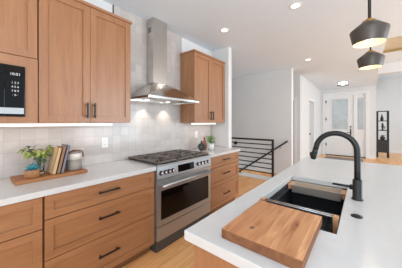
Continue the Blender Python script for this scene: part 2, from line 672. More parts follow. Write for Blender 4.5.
# return wall beyond the stair wall, with a doorway
rb = MB()
rb.box(-1.545, -1.43, 6.36, 6.48, 0, CZ)
rb.box(-4.6, -1.545, 6.36, 6.48, 2.06, CZ)
rb.box(-4.6, -2.42, 6.36, 6.48, 0, 2.06)
struct('wall_return', rb, M['wall'])
cs = MB()
cs.box(-1.604, -1.544, 6.345, 6.36, 0, 2.12)
cs.box(-2.42, -1.604, 6.345, 6.36, 2.055, 2.12)
struct('trim_3', cs, M['trim'])
struct('dark_doorway', MB().box(-2.415, -1.55, 6.40, 6.44, 0.01, 2.055), M['darkgap'])  # dark colour stands in for the unlit room behind the doorway
# hall wall on the left, running to the front door, with a cased door in it
HX = -1.42
DY0, DY1 = 7.43, 8.36
hw = MB()
hw.box(HX - 0.12, HX, 6.48, DY0, 0, CZ)
hw.box(HX - 0.12, HX, DY1, 10.06, 0, CZ)
hw.box(HX - 0.12, HX, DY0, DY1, 2.12, CZ)
struct('wall_hall', hw, M['wall'])
hc = MB()
hc.box(HX, HX + 0.022, DY0 - 0.1, DY0, 0, 2.22)
hc.box(HX, HX + 0.022, DY1, DY1 + 0.1, 0, 2.22)
hc.box(HX, HX + 0.022, DY0, DY1, 2.12, 2.22)
struct('trim_4', hc, M['trim'])
d2 = MB()
d2.box(HX - 0.09, HX - 0.05, DY0 + 0.004, DY1 - 0.004, 0.01, 2.115)
d2.box(HX - 0.05, HX - 0.04, DY0 + 0.004, DY0 + 0.12, 0.01, 2.115)
d2.box(HX - 0.05, HX - 0.04, DY1 - 0.12, DY1 - 0.004, 0.01, 2.115)
d2.box(HX - 0.05, HX - 0.04, DY0 + 0.12, DY1 - 0.12, 1.98, 2.115)
d2.box(HX - 0.05, HX - 0.04, DY0 + 0.12, DY1 - 0.12, 0.01, 0.2)
door2 = struct('door_2', d2, M['greydoor'])
dk = MB()
dk.tube([(HX - 0.04, DY0 + 0.075, 0.99), (HX + 0.02, DY0 + 0.075, 0.99)], 0.014)
dk.tube([(HX + 0.02, DY0 + 0.075, 0.99), (HX + 0.055, DY0 + 0.075, 0.99)], [0.028, 0.022])
dk.build('knob', M['black'], door2, label='black door knob')

# front door wall
FY = 9.90
WX1 = 0.372
fw = MB()
fw.box(HX, -1.235, FY, FY + 0.16, 0, CZ)
fw.box(0.085, WX1, FY, FY + 0.16, 0, CZ)
fw.box(-1.235, 0.085, FY, FY + 0.16, 2.50, CZ)
struct('wall_front', fw, M['wall'])
fc = MB()
fc.box(-1.335, -1.235, FY - 0.022, FY, 0, 2.61)
fc.box(0.085, 0.185, FY - 0.022, FY, 0, 2.61)
fc.box(-1.235, 0.085, FY - 0.022, FY, 2.50, 2.61)
struct('trim_5', fc, M['trim'])
# door_1: slab with glass; sidelight
dd = MB()
y0, y1 = FY + 0.03, FY + 0.075
dd.box(-1.215, -1.013, y0, y1, 0.03, 2.475)
dd.box(-0.473, -0.288, y0, y1, 0.03, 2.475)
dd.box(-1.013, -0.473, y0, y1, 2.33, 2.475)
dd.box(-1.013, -0.473, y0, y1, 0.03, 1.10)
door1 = struct('door_1', dd, M['trim'])
gf = MB()
for a in ((-1.04, -1.013, 1.075, 2.357), (-0.473, -0.446, 1.075, 2.357), (-1.013, -0.473, 2.33, 2.357), (-1.013, -0.473, 1.075, 1.10)):
    gf.box(a[0], a[1], y0 - 0.012, y0, a[2], a[3])
gf.box(-1.0, -0.486, y0 - 0.008, y0, 0.25, 0.27)
gf.box(-1.0, -0.486, y0 - 0.008, y0, 0.93, 0.95)
gf.box(-1.02, -1.0, y0 - 0.008, y0, 0.25, 0.95)
gf.box(-0.486, -0.466, y0 - 0.008, y0, 0.25, 0.95)
gf.build('molding', M['trim'], door1)
MB().box(-1.012, -0.474, y0 + 0.018, y0 + 0.026, 1.101, 2.329).build('pane', M['frost'], door1, label='frosted glass pane of the front door')
for hz in (2.25, 1.52, 0.45):
    MB().box(-1.238, -1.208, FY - 0.026, y0, hz - 0.055, hz + 0.055).build('hinge', M['black'], door1, label='black hinge')
dh = MB()
dh.box(-0.40, -0.36, y0 - 0.014, y0, 0.86, 1.12, 0.004)
dh.tube([(-0.38, y0 - 0.012, 0.98), (-0.38, y0 - 0.06, 0.98), (-0.50, y0 - 0.06, 0.98)], 0.011)
dh.tube([(-0.38, y0, 1.20), (-0.38, y0 - 0.025, 1.20)], 0.028)
dh.build('handle', M['black'], door1, label='black lever handle and deadbolt')
jb = MB()
jb.box(-0.284, -0.21, FY + 0.0, FY + 0.10, 0.03, 2.50)
jb.box(0.055, 0.085, FY, FY + 0.10, 0.03, 2.50)
jb.box(-0.21, -0.167, y0, y1, 0.03, 2.50)
jb.box(0.012, 0.055, y0, y1, 0.03, 2.50)
jb.box(-0.167, 0.012, y0, y1, 2.33, 2.50)
jb.box(-0.167, 0.012, y0, y1, 0.03, 1.10)
side = struct('window_1', jb, M['trim'])
MB().box(-0.166, 0.011, y0 + 0.018, y0 + 0.026, 1.101, 2.329).build('pane', M['frost'], side, label='frosted sidelight pane')
struct('trim_6', MB().box(-1.235, 0.085, FY - 0.04, FY + 0.12, 0, 0.028), M['black'], 'dark door threshold')
# living-room walls far right
struct('wall_living', MB().box(WX1, 4.0, 12.4, 12.55, 0, 3.35), M['wall'])
struct('wall_living_side', MB().box(WX1 - 0.12, WX1, FY + 0.16, 12.4, 0, 3.35), M['wall'])
# baseboards
struct('baseboard_hall', MB().box(HX, HX + 0.014, 6.5, DY0 - 0.1, 0, 0.12), M['trim'])
struct('trim_9', MB().box(-1.45, -1.418, OY1 + 0.002, 5.56, 0, CZ), M['trim'], 'white end cap of the stair wall')
struct('baseboard_front', MB().box(0.185, WX1, FY - 0.014, FY, 0, 0.12), M['trim'])
struct('baseboard_living', MB().box(WX1, 4.0, 12.385, 12.4, 0, 0.12), M['trim'])

# backsplash tile: low band along the counter, full height behind the hood
tb = MB()
tb.box(WX, WX + 0.010, -0.6, 1.158, 0.914, 1.50)
tb.box(WX, WX + 0.010, 1.158, 2.30, 0.914, CZ)
tb.box(WX, WX + 0.010, 2.30, 3.14, 0.914, 1.50)
struct('trim_7', tb, M['tile'], 'glazed square wall tiles above the counter')
struct('trim_8', MB().box(WX, WX + 0.013, 1.150, 1.158, 2.49, CZ), M['black'], 'black metal edge of the tile')


# ------------------------------------------------------------------ kitchen cabinets
def shaker(xf, y0, y1, z0, z1, name, mat, parent, st=0.058, th=0.020, rec=0.013, off=(0, 0, 0)):
    """a recessed-panel front whose face is at x = xf"""
    ox, oy, oz = off
    mb = MB()
    xb = xf - th
    a = (y0 - oy, y1 - oy, z0 - oz, z1 - oz)
    x0, x1 = xb - ox, xf - ox
    mb.box(x0, x1, a[0], a[0] + st, a[2], a[3], 0.0015)
    mb.box(x0, x1, a[1] - st, a[1], a[2], a[3], 0.0015)
    mb.box(x0, x1, a[0] + st, a[1] - st, a[3] - st, a[3], 0.0015)
    mb.box(x0, x1, a[0] + st, a[1] - st, a[2], a[2] + st, 0.0015)
    mb.box(x0, x1 - rec, a[0] + st, a[1] - st, a[2] + st, a[3] - st)
    return mb.build(name, mat, parent)


def pull(parent, xf, p0, p1, off):
    """black bar pull standing on two posts; p0, p1 = (y, z)"""
    ox, oy, oz = off
    a = Vector((xf + 0.030 - ox, p0[0] - oy, p0[1] - oz))
    b = Vector((xf + 0.030 - ox, p1[0] - oy, p1[1] - oz))
    mb = MB()
    d = (b - a).normalized()
    ext = 0.0065
    lo = [min(a[i], b[i]) - ext for i in range(3)]
    hi = [max(a[i], b[i]) + ext for i in range(3)]
    mb.box(lo[0], hi[0], lo[1], hi[1], lo[2], hi[2], 0.002)
    for p in (a + d * 0.014, b - d * 0.014):
        mb.box(xf - 0.001 - ox, p.x, p.y - 0.005, p.y + 0.005, p.z - 0.005, p.z + 0.005)
    return mb.build('handle', M['black'], parent, label='black bar pull')


XB = -1.69     # face of the base fronts
XU = -1.985    # face of the upper fronts


def base_cabinet(y0, y1, label, rows, hy, end_panel=False):
    off = (WX + 0.001, y0, 0)
    t = thing('base_cabinet', label, 'cabinet', (off[0], y0, 0), 'base cabinets along the tiled wall')
    L = y1 - y0
    dpt = (XB - 0.021) - off[0]
    MB().box(0.001, dpt, 0.002, L - 0.002, 0.10, 0.872).build('cabinet_body', M['wood_v'], t)
    MB().box(0.02, dpt - 0.055, 0.004, L - 0.004, 0.0, 0.10).build('toe_kick', M['kick'], t)
    for (z0, z1), hz in rows:
        d = shaker(XB, y0 + 0.004, y1 - 0.004, z0, z1, 'drawer', M['wood_h'], t, st=0.052, off=off)
        pull(d, XB, (hy - 0.085, hz), (hy + 0.085, hz), off)
    return t


ROWS = (((0.704, 0.866), 0.797), ((0.421, 0.698), 0.585), ((0.106, 0.415), 0.268))
base_cabinet(0.365, 1.297, 'wooden three-drawer base cabinet just left of the range', ROWS, 0.808)
base_cabinet(2.238, 3.110, 'wooden three-drawer base cabinet at the far end, right of the range', ROWS, 2.686)
base_cabinet(-0.55, 0.361, 'wooden base cabinet at the lower left edge below the wood tray', (((0.650, 0.866), 0.76), ((0.106, 0.644), 0.56)), -0.1)

# worktops on the wall side
tag(MB().box(WX + 0.011, -1.668, -0.58, 1.2985, 0.874, 0.914, 0.003).build('worktop', M['quartz']),
    'white quartz worktop under the wooden tray, left of the range', 'worktop')
tag(MB().box(WX + 0.011, -1.668, 2.2365, 3.128, 0.874, 0.914, 0.003).build('worktop', M['quartz']),
    'short white quartz worktop right of the range holding the vases', 'worktop')


def crown(t, off, y0, y1, side0=False, side1=False):
    mb = MB()
    mb.box(0.001, XU + 0.012 - off[0], y0 - off[1] - (0.012 if side0 else 0), y1 - off[1] + (0.012 if side1 else 0), 2.463 - 1.372, 2.490 - 1.372, 0.003)
    mb.build('crown', M['wood_h'], t)


def upper_body(off, y0, y1):
    return MB().box(0.001, XU - 0.021 - off[0], y0 - off[1] + 0.001, y1 - off[1] - 0.001, 0, 2.463 - 1.372)


def upper_two_door(y0, y1, ym, label, hs, side0, side1):
    off = (WX + 0.011, y0, 1.372)
    t = thing('upper_cabinet', label, 'cabinet', off, 'upper cabinets on the tiled wall')
    upper_body(off, y0, y1).build('cabinet_body', M['wood_v'], t)
    a = shaker(XU, y0 + 0.003, ym - 0.0015, 1.374, 2.461, 'door', M['wood_v'], t, off=off)
    b = shaker(XU, ym + 0.0015, y1 - 0.003, 1.374, 2.461, 'door', M['wood_v'], t, off=off)
    pull(a, XU, (ym - 0.032, 1.422), (ym - 0.032, 1.552), off)
    pull(b, XU, (ym + 0.032, 1.422), (ym + 0.032, 1.552), off)
    crown(t, off, y0, y1, side0, side1)
    return t


upper_two_door(0.394, 1.197, 0.777, 'two-door wooden wall cabinet left of the range hood', 0, False, True)
upper_two_door(2.262, 3.120, 2.690, 'two-door wooden wall cabinet right of the range hood', 0, True, False)

# cabinet that houses the microwave
y0, y1 = -0.42, 0.390
off = (WX + 0.011, y0, 1.372)
t = thing('upper_cabinet', 'wooden wall cabinet around the black microwave, at the left edge', 'cabinet', off, 'upper cabinets on the tiled wall')
mb = MB()
fx = XU - off[0]
mb.box(0.001, fx - 0.021, 0.001, y1 - y0 - 0.001, 1.872 - 1.372, 2.463 - 1.372)
mb.box(0.001, fx, 0.70 + 0.034, y1 - y0 - 0.001, 0, 0.4985)
mb.box(0.001, fx, 0.001, 0.07, 0, 0.4985)
mb.box(0.001, fx, 0.07, 0.734, 0, 0.046)
mb.box(0.001, fx, 0.07, 0.734, 0.424, 0.4985)
mb.box(0.001, 0.02, 0.07, 0.734, 0.046, 0.424)
mb.build('cabinet_body', M['wood_v'], t)
for a0, a1 in ((y0 + 0.003, -0.017), (-0.014, y1 - 0.003)):
    shaker(XU, a0, a1, 1.876, 2.461, 'door', M['wood_v'], t, off=off)
crown(t, off, y0, y1)

# microwave
my0, my1, mz0, mz1 = -0.345, 0.310, 1.420, 1.794
mo = (XU - 0.30, my0, mz0)
mw = thing('microwave', 'black built-in microwave with white keypad marks in the upper left cabinet', 'microwave', mo)
MB().box(0, 0.298, 0.001, my1 - my0 - 0.001, 0.001, mz1 - mz0 - 0.002).build('casing', M['blackplastic'], mw)
sy = 0.203 - my0
MB().box(0.298, 0.318, 0.002, sy - 0.002, 0.002, mz1 - mz0 - 0.003, 0.002).build('door', M['blackgloss'], mw)
pn = MB().box(0.298, 0.318, sy + 0.001, my1 - my0 - 0.002, 0.002, mz1 - mz0 - 0.003, 0.002).build('control_panel', M['blackgloss'], mw)
R90 = (PI / 2, 0, PI / 2)
text_mesh('clock_display', '10:01', 0.027, M['mark'], pn, (0.3186, sy + 0.053, 0.308), R90)
rowsk = ('1 2 3', '4 5 6', '7 8 9', '· 0 ·')
for i, s in enumerate(rowsk):
    text_mesh('keypad_row', s, 0.020, M['mark'], pn, (0.3186, sy + 0.053, 0.245 - 0.030 * i), R90)
MB().box(0.318, 0.320, 0.01, my1 - my0 - 0.006, 0.018, 0.062).build('silver_strip', M['silver'], mw, label='silver strip along the bottom')

# under-cabinet light bars
for (a0, a1, lab) in ((-0.40, 1.06, 'long glowing light bar under the left wall cabinets'), (2.36, 3.02, 'short glowing light bar under the right wall cabinet')):
    o = (-2.13, a0, 1.3425)
    lb = thing('light_bar', lab, 'light', o, 'light bars under the wall cabinets')
    MB().box(-0.014, 0.014, 0, a1 - a0, 0.022, 0.029).build('housing', M['white'], lb)
    MB().box(-0.012, 0.012, 0.004, a1 - a0 - 0.004, 0.0, 0.022, 0.002).build('diffuser', M['led'], lb)
    area_light('bar_glow', (-2.13, (a0 + a1) / 2, 1.339), (-2.17, (a0 + a1) / 2, 0.5), 0.03, a1 - a0, 0.62 * (a1 - a0), (1, 0.62, 0.44)).rotation_euler = (0, 0, 0)

# ------------------------------------------------------------------ range
RY0, RY1 = 1.301, 2.2335
RW = RY1 - RY0
ro = (-2.285, RY0, 0)
rg = thing('range', 'stainless steel gas range with black grates and oven window', 'stove', ro)


def rx(x):
    return x - ro[0]


mb = MB()
mb.box(0.0, rx(-1.70), 0.002, RW - 0.002, 0.10, 0.905)
mb.build('casing', M['blackplastic'], rg)
MB().box(0.02, rx(-1.701), 0.004, RW - 0.004, 0.0, 0.0995).box(rx(-1.699), rx(-1.675), 0.004, RW - 0.004, 0.004, 0.118).build('toe_kick', M['darksteel'], rg, label='dark grey toe panel')
MB().box(rx(-2.285), rx(-1.655), 0.001, RW - 0.001, 0.905, 0.922, 0.003).build('cooktop', M['steel'], rg)
# sloped control panel
mb = MB()
mb.hexa([(rx(-1.70), 0.002, 0.775), (rx(-1.648), 0.002, 0.775), (rx(-1.648), RW - 0.002, 0.775), (rx(-1.70), RW - 0.002, 0.775)],
        [(rx(-1.70), 0.002, 0.905), (rx(-1.662), 0.002, 0.905), (rx(-1.662), RW - 0.002, 0.905), (rx(-1.70), RW - 0.002, 0.905)])
cp = mb.build('control_panel', M['steel'], rg)
mb = MB()
sl = (0.662 - 0.648) / 0.13


def px(z):
    return rx(-1.648 - sl * 0 - (z - 0.775) * (0.014 / 0.13))


mb.hexa([(px(0.80) - 0.002, 0.300, 0.800), (px(0.80) + 0.003, 0.300, 0.800), (px(0.80) + 0.003, 0.575, 0.800), (px(0.80) - 0.002, 0.575, 0.800)],
        [(px(0.88) - 0.002, 0.300, 0.880), (px(0.88) + 0.003, 0.300, 0.880), (px(0.88) + 0.003, 0.575, 0.880), (px(0.88) - 0.002, 0.575, 0.880)])
mb.build('display', M['blackgloss'], cp, label='black touch display')
for ky in (0.050, 0.104, 0.158, 0.212, 0.655, 0.722, 0.790, 0.858):
    z = 0.838
    x = px(z)
    k = MB()
    k.tube([(x - 0.002, ky, z), (x + 0.008, ky, z)], 0.024, 20)
    kb = k.build('knob', M['blackplastic'], cp, label='dark knob skirt')
    k = MB()
    k.tube([(x + 0.008, ky, z), (x + 0.034, ky, z + 0.003)], [0.015, 0.013], 20)
    k.box(x + 0.03, x + 0.037, ky - 0.004, ky + 0.004, z - 0.012, z + 0.018)
    k.build('grip', M['silver'], kb, label='bright knob grip')
# oven door
mb = MB()
xf = rx(-1.655)
x0 = rx(-1.699)
mb.box(x0, xf, 0.003, 0.050, 0.275, 0.768)
mb.box(x0, xf, RW - 0.050, RW - 0.003, 0.275, 0.768)
mb.box(x0, xf, 0.050, RW - 0.050, 0.645, 0.768)
mb.box(x0, xf, 0.050, RW - 0.050, 0.275, 0.335)
od = mb.build('oven_door', M['steel'], rg)
MB().box(x0 + 0.002, xf - 0.004, 0.051, RW - 0.051, 0.336, 0.644).build('oven_window', M['blackgloss'], od, label='black glass oven window')
mb = MB()
mb.tube([(xf + 0.048, 0.03, 0.706), (xf + 0.048, RW - 0.03, 0.706)], 0.018, 16)
for yy in (0.055, RW - 0.055):
    mb.tube([(xf - 0.001, yy, 0.706), (xf + 0.048, yy, 0.706)], 0.011, 12)
mb.build('handle', M['steel'], od, label='bright tubular door handle')
dr = MB().box(x0, xf - 0.003, 0.003, RW - 0.003, 0.124, 0.266, 0.003).build('drawer', M['steel'], rg)
# cast iron grates: three sections
gx0, gx1 = rx(-2.25), rx(-1.678)
MB().box(gx0 - 0.012, gx1 + 0.004, 0.015, RW - 0.015, 0.9215, 0.9235).build('burner_pan', M['burner'], rg, label='dark burner pan')
for gi in range(3):
    a = 0.022 + gi * (RW - 0.044) / 3 + 0.003
    b = 0.022 + (gi + 1) * (RW - 0.044) / 3 - 0.003
    g = MB()
    z0, z1 = 0.938, 0.952
    for yy in (a, b - 0.014):
        g.box(gx0, gx1, yy, yy + 0.014, z0, z1, 0.002)
    for xx in (gx0, (gx0 + gx1) / 2 - 0.007, gx1 - 0.014):
        g.box(xx, xx + 0.014, a, b, z0, z1, 0.002)
    m_ = (a + b) / 2
    for cxg in (gx0 + 0.14, gx1 - 0.14):
        for dx, dy in ((1, 0), (-1, 0), (0, 1), (0, -1)):
            if dx:
                e0 = cxg + dx * 0.035
                e1 = cxg + dx * 0.137
                g.box(min(e0, e1), max(e0, e1), m_ - 0.006, m_ + 0.006, z0, z1 + 0.004, 0.002)
            else:
                e0 = m_ + dy * 0.035
                e1 = (b - 0.007) if dy > 0 else (a + 0.007)
                g.box(cxg - 0.006, cxg + 0.006, min(e0, e1), max(e0, e1), z0, z1 + 0.004, 0.002)
        for sx in (-1, 1):
            for sy_ in (-1, 1):
                p = Vector((cxg + sx * 0.04, m_ + sy_ * 0.04, 0.947))
                q = Vector((cxg + sx * 0.12, m_ + sy_ * (b - a - 0.02) / 2, 0.947))
                g.tube([p, q], 0.006, 6)
    for xx in (gx0, gx1 - 0.014):
        for yy in (a, b - 0.014):
            g.box(xx, xx + 0.014, yy, yy + 0.014, 0.922, z0)
    g.build('grate', M['iron'], rg, label='black cast iron grate')
    for cxg in (gx0 + 0.14, gx1 - 0.14):
        bn = MB()
        bn.lathe([(0.0, 0.943), (0.034, 0.942), (0.037, 0.937), (0.037, 0.934), (0.048, 0.932), (0.05, 0.9238), (0.0, 0.9236)], cxg, m_, 20)
        bn.build('burner', M['burner'], rg, label='black burner cap')

# ------------------------------------------------------------------ range hood
ho = (WX + 0.011, 1.755, 1.657)
hd = thing('range_hood', 'stainless chimney range hood mounted on the tile above the range', 'range hood', ho)
X0 = 0.0
XF = -1.825 - ho[0]
XC = -2.135 - ho[0]
HL, HR = 1.315 - ho[1], 2.185 - ho[1]
CL, CR = 1.615 - ho[1], 1.850 - ho[1]
zc = 1.905 - ho[2]
mb = MB()
mb.box(X0, XC, CL, CR, zc - 0.01, CZ - 0.001 - ho[2], 0.002)
ch = mb.build('chimney', M['hoodsteel'], hd)
mb = MB()
for k in range(5):
    z = 2.64 - ho[2] - k * 0.014
    mb.box(XC - 0.11, XC - 0.05, CL - 0.0015, CL + 0.001, z, z + 0.006)
mb.build('vent_slots', M['blackplastic'], ch)
mb = MB()
zl = 0.026
# slightly concave canopy built from stacked rings
rings = []
for s in (0.0, 0.25, 0.5, 0.75, 1.0):
    f = s ** 0.82
    zz = zc + (zl - zc) * s ** 0.9
    rings.append([(X0, CL + (HL - CL) * f, zz), (XC + (XF - XC) * f, CL + (HL - CL) * f, zz), (XC + (XF - XC) * f, CR + (HR - CR) * f, zz), (X0, CR + (HR - CR) * f, zz)])
vr = [[mb.bm.verts.new(p) for p in r] for r in rings]
fs = [mb.bm.faces.new(vr[0]), mb.bm.faces.new(vr[-1])]
for a, b in zip(vr, vr[1:]):
    for k in range(4):
        fs.append(mb.bm.faces.new((a[k], a[(k + 1) % 4], b[(k + 1) % 4], b[k])))
bmesh.ops.recalc_face_normals(mb.bm, faces=fs)
mb.build('canopy', M['hoodsteel'], hd)
mb = MB()
mb.box(X0, XF + 0.001, HL - 0.001, HR + 0.001, 0.012, zl, 0.001)
mb.box(X0, XF + 0.001, HL - 0.001, HL + 0.02, 0, 0.012)
mb.box(X0, XF + 0.001, HR - 0.02, HR + 0.001, 0, 0.012)
mb.box(XF - 0.02, XF + 0.001, HL + 0.02, HR - 0.02, 0, 0.012)
mb.box(X0, 0.02, HL + 0.02, HR - 0.02, 0, 0.012)
mb.build('rim', M['hoodsteel'], hd)
for yy in (1.555, 1.915):
    MB().lathe([(0.0, 0.0095), (0.028, 0.0095), (0.032, 0.0119), (0.0, 0.0119)], 0.10, yy - ho[1], 20).build('hood_lamp', M['lens'], hd, label='small round lamp under the hood')
    spot('hood_lamp_beam', (-2.185, yy, 1.655), 5.5, 1.5, 0.7, (1, 0.88, 0.75), 0.012, (-2.255, yy, 1.0))

# ------------------------------------------------------------------ wall outlets
for (yc, zc_, lab) in ((1.053, 1.145, 'white wall socket in the tile between microwave cabinet and range'), (2.655, 1.165, 'white wall socket in the tile behind the vases')):
    o = thing('wall_socket', lab, 'outlet', (WX + 0.0105, yc, zc_))
    MB().box(0, 0.006, -0.036, 0.036, -0.058, 0.058, 0.002).build('cover_plate', M['white'], o)
    for dz in (-0.022, 0.022):
        s = MB().box(0.006, 0.0085, -0.017, 0.017, dz - 0.015, dz + 0.015, 0.001).build('socket', M['white'], o)
        sm = MB()
        for dy in (-0.006, 0.006):
            sm.box(0.0083, 0.0088, dy - 0.0012, dy + 0.0012, dz - 0.005, dz + 0.005)
        sm.build('slot', M['slot'], s)

# ------------------------------------------------------------------ island
IX0, IX1, IY0, IY1 = -0.592, 0.90, 0.608, 2.985
SX0, SX1, SY0, SY1 = -0.478, -0.085, 0.985, 1.838
io = (0.15, 1.80, 0)
isl = thing('kitchen_island', 'wooden island base under the white worktop with the sink', 'island', io)
mb = MB()
bx0, bx1, by0, by1 = IX0 + 0.045 - io[0], 0.62 - io[0], IY0 + 0.035 - io[1], IY1 - 0.04 - io[1]
th = 0.02
mb.box(bx0, bx0 + th, by0, by1, 0.10, 0.872)
mb.box(bx1 - th, bx1, by0, by1, 0.10, 0.872)
mb.box(bx0 + th, bx1 - th, by1 - th, by1, 0.10, 0.872)
mb.box(bx0 + th, bx1 - th, by0, by0 + th, 0.10, 0.872)
mb.box(bx0 + th, bx1 - th, by0 + th, by1 - th, 0.10, 0.12)
mb.build('cabinet_body', M['wood_v'], isl)
MB().box(bx0 + 0.06, bx1 - 0.06, by0 + 0.06, by1 - 0.06, 0, 0.10).build('toe_kick', M['kick'], isl)
yy = by0
for k in range(4):
    a = by0 + 0.004 + k * (by1 - by0 - 0.008) / 4
    b = a + (by1 - by0 - 0.008) / 4 - 0.004
    mb = MB()
    st = 0.055
    X = bx0
    mb.box(X - 0.02, X - 0.0005, a, a + st, 0.106, 0.866)
    mb.box(X - 0.02, X - 0.0005, b - st, b, 0.106, 0.866)
    mb.box(X - 0.02, X - 0.0005, a + st, b - st, 0.106, 0.106 + st)
    mb.box(X - 0.02, X - 0.0005, a + st, b - st, 0.866 - st, 0.866)
    mb.box(X - 0.011, X - 0.0005, a + st, b - st, 0.106 + st, 0.866 - st)
    d = mb.build('door', M['wood_v'], isl)
    MB().box(X - 0.052, X - 0.04, b - 0.045, b - 0.033, 0.66, 0.80, 0.002).box(X - 0.041, X - 0.019, b - 0.043, b - 0.035, 0.675, 0.683).box(X - 0.041, X - 0.019, b - 0.043, b - 0.035, 0.777, 0.785).build('handle', M['black'], d, label='black bar pull')
# worktop with the sink opening
mb = MB()
bm = mb.bm
xs = [IX0, SX0, SX1, IX1]
ys = [IY0, SY0, SY1, IY1]
grid = {}
for zi, z in enumerate((0.874, 0.914)):
    for i, x in enumerate(xs):
        for j, y in enumerate(ys):
            grid[i, j, zi] = bm.verts.new((x, y, z))
fs = []
for i in range(3):
    for j in range(3):
        if i == 1 and j == 1:
            continue
        for zi in (0, 1):
            fs.append(bm.faces.new([grid[i, j, zi], grid[i + 1, j, zi], grid[i + 1, j + 1, zi], grid[i, j + 1, zi]]))


def sidef(p, q):
    fs.append(bm.faces.new([grid[p[0], p[1], 0], grid[q[0], q[1], 0], grid[q[0], q[1], 1], grid[p[0], p[1], 1]]))


for i in range(3):
    sidef((i, 0), (i + 1, 0))
    sidef((i, 3), (i + 1, 3))
    sidef((0, i), (0, i + 1))
    sidef((3, i), (3, i + 1))
for p, q in (((1, 1), (2, 1)), ((2, 1), (2, 2)), ((2, 2), (1, 2)), ((1, 2), (1, 1))):
    sidef(p, q)
bmesh.ops.recalc_face_normals(bm, faces=fs)
wt = tag(mb.build('island_worktop', M['quartz']), 'broad white quartz worktop of the island in the foreground', 'worktop')
bv = wt.modifiers.new('bevel', 'BEVEL')
bv.width = 0.003
bv.segments = 2
bv.limit_method = 'ANGLE'

# sink
so = ((SX0 + SX1) / 2, (SY0 + SY1) / 2, 0.655)
sk = thing('sink', 'dark composite sink set into the white island worktop', 'sink', so)
hx, hy = (SX1 - SX0) / 2, (SY1 - SY0) / 2
mb = MB()
T = 0.013
zt = 0.8735 - so[2]
mb.box(-hx - 0.012, hx + 0.012, -hy - 0.012, hy + 0.012, 0, T)
mb.box(-hx - 0.012, -hx + 0.002, -hy - 0.012, hy + 0.012, T, zt)
mb.box(hx - 0.002, hx + 0.012, -hy - 0.012, hy + 0.012, T, zt)
mb.box(-hx + 0.002, hx - 0.002, -hy - 0.012, -hy + 0.002, T, zt)
mb.box(-hx + 0.002, hx - 0.002, hy - 0.002, hy + 0.012, T, zt)
mb.box(-hx + 0.002, -hx + 0.016, -hy + 0.002, hy - 0.002, zt - 0.052, zt - 0.037)
mb.box(hx - 0.016, hx - 0.002, -hy + 0.002, hy - 0.002, zt - 0.052, zt - 0.037)
mb.build('basin', M['sink'], sk)
mb = MB()
mb.lathe([(0, T + 0.004), (0.04, T + 0.003), (0.045, T + 0.0005), (0, T + 0.0002)], 0.0, 0.1, 24)
mb.build('drain', M['steel'], sk, label='steel drain')
# ledge height inside the sink
LZ = so[2] + zt - 0.037
# bottom grid
gr = MB()
gz = so[2] + T + 0.012
for k in range(9):
    x = SX0 + 0.04 + k * (SX1 - SX0 - 0.08) / 8
    gr.tube([(x, SY0 + 0.03, gz), (x, SY1 - 0.03, gz)], 0.003, 6)
for k in range(15):
    y = SY0 + 0.04 + k * (SY1 - SY0 - 0.08) / 14
    gr.tube([(SX0 + 0.03, y, gz + 0.004), (SX1 - 0.03, y, gz + 0.004)], 0.003, 6)
for x in (SX0 + 0.05, SX1 - 0.05):
    for y in (SY0 + 0.06, SY1 - 0.06):
        gr.tube([(x, y, so[2] + T), (x, y, gz)], 0.005, 8)
tag(gr.build('sink_grid', M['gridgrey']), 'wire grid lying on the floor of the dark sink', 'sink grid')
# colander tray at the far end of the sink
co = ((SX0 + SX1) / 2, 1.752, LZ)
cl = thing('colander', 'stainless colander tray with wooden ends across the far end of the sink', 'colander', co)
mb = MB()
cw, cd = 0.163, 0.058
zb, zt2 = -0.020, 0.040
mb.box(-cw, cw, -cd, -cd + 0.003, zb, zt2)
mb.box(-cw, cw, cd - 0.003, cd, zb, zt2)
mb.box(-cw, -cw + 0.003, -cd, cd, zb, zt2)
mb.box(cw - 0.003, cw, -cd, cd, zb, zt2)
mb.box(-cw, cw, -cd, cd, zb, zb + 0.003)
mb.box(-cw - 0.002, cw + 0.002, -cd - 0.006, -cd, zt2 - 0.006, zt2)
mb.box(-cw - 0.002, cw + 0.002, cd, cd + 0.006, zt2 - 0.006, zt2)
mb.build('tray', M['traysteel'], cl)
for s in (-1, 1):
    e0, e1 = sorted((s * cw, s * 0.192))
    MB().box(e0, e1, -0.058, 0.058, 0.0, 0.040, 0.004).build('handle', M['blockwood'], cl, label='wooden end grip')
# roll-up rack near the board
rk = thing('drying_rack', 'stainless drying rack with wooden end blocks beside the cutting board', 'rack', ((SX0 + SX1) / 2, 1.165, LZ))
mb = MB()
for k in range(2):
    y = -0.022 + 0.020 * k
    mb.tube([(-0.168, y, 0.082), (0.168, y, 0.082)], 0.0038, 8)
mb.build('rods', M['silver'], rk)
for s in (-1, 1):
    e0, e1 = sorted((s * 0.168, s * 0.192))
    MB().box(e0, e1, -0.030, 0.006, 0.0, 0.086, 0.004).build('end_block', M['blockwood'], rk, label='wooden end block')

# cutting board
bo = (-0.290, 0.850, 0.9142)
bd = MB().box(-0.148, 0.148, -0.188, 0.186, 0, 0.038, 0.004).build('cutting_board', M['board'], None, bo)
bd.data.materials.append(M['sideshade'])
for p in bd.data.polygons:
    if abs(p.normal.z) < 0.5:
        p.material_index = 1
tag(bd, 'thick wooden cutting board with knots lying over the sink edge', 'cutting board')

